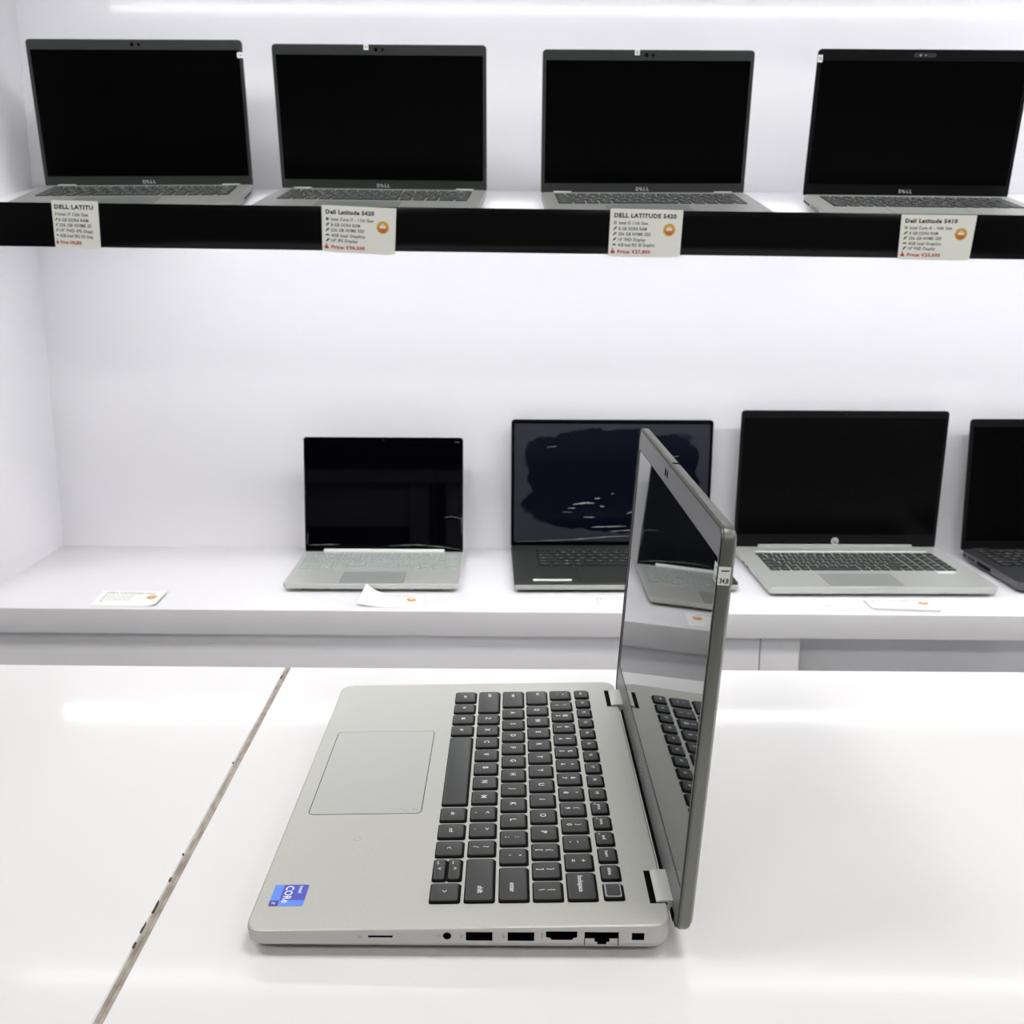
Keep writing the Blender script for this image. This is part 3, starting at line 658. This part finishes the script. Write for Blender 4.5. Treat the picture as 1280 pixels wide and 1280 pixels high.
# black laptop cut off by the frame
W, D, L = .325, .219, .2393
r, l, dz = laptop('laptop', 'black open laptop at the right end of the lower shelf, partly out of frame', lo_m(.9842, .3408, 1.73), W, D, .020, L, R_(92.98),
    shell='black_shell', side='black_edge', pad='bezel', keys=std(W, D, .87, .018, .118), kstyle='black', padrect=(-.05, .05, -D+.012, -D+.075),
    bezels=(.007, .014, .018), bezel='bezel_black', screen='screen', lidshell='black_shell', hinge='two', cam='small')
side_marks(r, W, [(-.020, -.012), (-.040, -.033), (-.056, -.046)], -1, z=.012); 
for k in range(9): side_marks(r, W, [(-.072-k*.0058, -.068-k*.0058)], -1, z=.012, h=.007)

# ------------------------------------------------------------------ price cards
class Card:
    """a card whose surface is the bilinear patch of four corners; s to the right, t downwards, both 0..1"""
    def __init__(self, name, label, P, w, h, paper='paper', th=.0004, curl=None, group=None, origin=None):
        self.P = [Vector(p)+Vector((0, 0, TAB)) for p in P]; self.w, self.h, self.curl = w, h, curl   # TL, TR, BR, BL
        self.n = (self.P[3]-self.P[0]).cross(self.P[1]-self.P[0]).normalized()
        o = self.P[2].lerp(self.P[3], .5); self.o = o
        self.root = empty(name, Matrix.Translation(o)); tag(self.root, label, 'price card', group)
        bm = bmesh.new(); N, K = 14, 6; g = {}
        for q, dzz in enumerate((0, -th)):
            for i in range(N+1):
                for j in range(K+1): g[q, i, j] = bm.verts.new(self.at(i/N, j/K, dzz))
        for i in range(N):
            for j in range(K):
                bm.faces.new((g[0, i, j], g[0, i, j+1], g[0, i+1, j+1], g[0, i+1, j])); bm.faces.new((g[1, i, j], g[1, i+1, j], g[1, i+1, j+1], g[1, i, j+1]))
        for i in range(N):
            bm.faces.new((g[0, i, 0], g[0, i+1, 0], g[1, i+1, 0], g[1, i, 0])); bm.faces.new((g[0, i, K], g[1, i, K], g[1, i+1, K], g[0, i+1, K]))
        for j in range(K):
            bm.faces.new((g[0, 0, j], g[1, 0, j], g[1, 0, j+1], g[0, 0, j+1])); bm.faces.new((g[0, N, j], g[0, N, j+1], g[1, N, j+1], g[1, N, j]))
        bmesh.ops.recalc_face_normals(bm, faces=bm.faces)
        obj('paper_sheet', bm, paper, self.root, 40)
    def at(self, s, t, z=0):
        p = self.P[0].lerp(self.P[1], s).lerp(self.P[3].lerp(self.P[2], s), t)+self.n*z
        if self.curl: p = p+self.curl(s, t)
        return p-self.o
    def put(self, name, mats, draw):
        """draw(bm) in card millimetre-like units: x = s*w, y = -t*h"""
        bm = bmesh.new(); draw(bm)
        for v in bm.verts: v.co = self.at(v.co.x/self.w, -v.co.y/self.h, .00012+v.co.z)
        return obj(name, bm, mats, self.root, 0)
def price_card(label, P, title, lines, price, badge=True, first='ring', tw=.65, lw=None, title_bold=.05):
    w_, h_ = 1.06, .66
    c = Card('price_card', label, P, w_, h_)
    c.put('title', 'ink', lambda b: text(b, title, .055*w_, -.135*h_, 0, h=.058, width=tw*w_, align='l', bold=title_bold))
    def body(b):
        for (tx_, wd), t in zip(lines, (.29, .41, .52, .635, .745)):
            text(b, tx_, .125*w_, -t*h_, 0, h=.044, width=wd*w_, align='l', bold=.028)
    c.put('details', 'ink_soft', body)
    def icons(b):
        x = .075*w_; y = -.29*h_
        A = disc(.022, (x, y), 14); B = disc(.011 if first == 'ring' else .003, (x, y), 14)
        va = [b.verts.new((p, q, 0)) for p, q in A]; vb = [b.verts.new((p, q, 0)) for p, q in B]
        for j in range(14): b.faces.new((va[j], va[(j+1) % 14], vb[(j+1) % 14], vb[j]))
        for t, (tx_, _) in zip((.41, .52, .635, .745), lines[1:]):
            y = -t*h_
            if 'Graph' in tx_ or 'Grap' in tx_ : poly(b, [(x-.028, y-.016), (x-.014, y-.006), (x+.014, y-.006), (x+.028, y-.016), (x+.02, y+.014), (x-.02, y+.014)], 0, 0)
            else: poly(b, [(x-.026, y-.03), (x-.004, y-.014), (x+.020, y+.004), (x+.030, y+.030), (x-.004, y+.018), (x-.020, y-.006)], 0, 0)
    c.put('icons', 'ink', icons)
    def pr(b):
        text(b, 'Price: \u20b9'+price, .125*w_, -.885*h_, 0, h=.047, width=.46*w_, align='l', bold=.045)
        x, y = .06*w_, -.875*h_; poly(b, [(x-.03, y-.032), (x+.03, y-.032), (x+.032, y-.008), (x+.008, y+.006), (x+.004, y+.042), (x-.008, y+.042), (x-.014, y+.004), (x-.03, y-.006)], 0, 0)
    c.put('price', 'red', pr)
    if badge:
        bx, by = .825*w_, -.42*h_
        bo = c.put('gold_badge', ['gold', 'gold_dark', 'white', 'orange'], lambda b: (poly(b, disc(.088, (bx, by), 28), 0, 0, 0), poly(b, disc(.070, (bx, by), 24, 180, 360), .0001, 0, 1),
            poly(b, [(bx-.048, by-.012), (bx+.048, by-.012), (bx+.034, by+.018), (bx, by+.054), (bx-.034, by+.018)], .0002, 0, 2), poly(b, [(bx-.004, by+.008), (bx+.006, by+.008), (bx+.006, by+.04), (bx-.004, by+.034)], .00025, 0, 1),
            poly(b, [(bx-.078, by-.034), (bx+.078, by-.034), (bx+.078, by-.008), (bx-.078, by-.008)], .0003, 0, 3), text(b, 'BEST PRICE', bx, by-.021, .0004, h=.012, width=.12, mi=2) if False else None))
    return c
price_card('narrow white price card under the leftmost upper laptop, its heading cut short at the edge',
    [(-.6619, 1.5718, .4276), (-.5956, 1.5716, .4264), (-.5952, 1.5698, .3597), (-.6600, 1.5698, .3632)], 'DELL LATITU',
    [('Intel i7 12th Gen', .65), ('8 GB DDR4 RAM', .64), ('256 GB NVME SS', .70), ('14" FHD IPS Displ', .72), ('4GB Intel IRIS XE Grap', .72)], '34,800', badge=False, tw=.84)
price_card('white price card with gold badge under the second upper laptop, price 30,500 in red',
    [(-.2785, 1.5718, .4235), (-.1724, 1.5716, .4193), (-.1755, 1.5698, .3541), (-.2788, 1.5698, .3592)], 'Dell Latitude 5420',
    [('Intel Core i7 - 11th Gen', .57), ('8 GB DDR4 RAM', .39), ('256 GB NVME SSD', .45), ('4GB Intel Graphics', .46), ('14" IPS Display', .36)], '30,500', first='dot')
price_card('white price card with gold badge under the third upper laptop, price 27,800 in red',
    [(.1311, 1.5718, .4213), (.2341, 1.5716, .4195), (.2310, 1.5698, .3538), (.1289, 1.5698, .3545)], 'DELL LATITUDE 5420',
    [('Intel i5 11th Gen', .40), ('8 GB DDR4 RAM', .39), ('256 GB NVME SSD', .45), ('14" FHD Display', .38), ('4GB Intel IRIS XE Graphics', .51)], '27,800', tw=.86)
price_card('white price card with gold badge under the rightmost upper laptop, price 25,500 in red',
    [(.5432, 1.5718, .4157), (.6498, 1.5716, .4152), (.6433, 1.5698, .3524), (.5415, 1.5698, .3533)], 'Dell Latitude 5410',
    [('Intel Core i5 - 10th Gen', .57), ('8 GB DDR4 RAM', .39), ('256 GB NVME SSD', .45), ('4GB Intel Graphics', .45), ('14" FHD Display', .38)], '25,500', tw=.70)
def flat_card(label, P, badge=True, curl=None, title='DELL LATITUDE 5420', th=.0004, body=True, lift=0):
    P = [(x, y, z+lift) for x, y, z in P]
    c = Card('price_card', label, P, 1.06, .66, 'paper_white', th, curl)
    if body:
        c.put('title', 'ink_pale', lambda b: text(b, title, .10, -.09, 0, h=.05, width=.78, align='l', bold=.04))
        c.put('details', 'ink_pale', lambda b: [text(b, t, .16, -.18-.075*k, 0, h=.035, width=.40, align='l') for k, t in enumerate(('Intel i5 11th Gen', '8 GB DDR4 RAM', '256 GB NVME SSD', '14" FHD Display'))])
        c.put('icons', 'ink_pale', lambda b: [poly(b, disc(.018, (.11, -.17-.075*k), 8), 0, 0) for k in range(5)])
    if badge:
        bx, by = .87, -.26
        c.put('gold_badge', ['gold', 'orange', 'white'], lambda b: (poly(b, disc(.085, (bx, by), 20), 0, 0, 0), poly(b, disc(.06, (bx, by), 16, 180, 360), .0001, 0, 1),
            poly(b, [(bx-.045, by), (bx+.045, by), (bx, by+.05)], .0002, 0, 2)))
    return c
z = -.1799
flat_card('white price card lying alone at the left end of the lower shelf', [(-.6726, 1.674, z), (-.5637, 1.667, z), (-.5605, 1.5925, z), (-.6644, 1.5944, z)],
          curl=lambda s, t: Vector((0, 0, .004*max(0, s-.8)**2*25)))
flat_card('white price card with a curled left corner before the small silver laptop', [(-.2504, 1.6718, z), (-.1491, 1.6617, z), (-.146, 1.5926, z), (-.2476, 1.5993, z)],
          curl=lambda s, t: Vector((.008*max(0, .4-s)*2.5*(1-t), 0, (.016-.010*t)*(max(0, .45-s)/.45)**2)))
flat_card('white price card partly hidden behind the near laptop screen', [(.1206, 1.6597, z), (.218, 1.6622, z), (.2137, 1.5949, z), (.1237, 1.5926, z)], badge=False)
flat_card('thick white price card stack before the large silver laptop with number pad', [(.5594, 1.6478, z), (.6699, 1.6482, z), (.6629, 1.5942, z), (.56, 1.6037, z)],
          lift=.0035, th=.0034)
c = flat_card('blank white card with two faint marks, left of the thick card stack', [(.4669, 1.6429, z), (.5224, 1.6401, z), (.5163, 1.6067, z), (.4542, 1.6092, z)], badge=False, body=False)
c.put('faint_mark', 'ink_pale', lambda b: (bar(b, (.16, -.28), (.24, -.24), .03, 0, 0), bar(b, (.52, -.36), (.74, -.40), .05, 0, 0)))
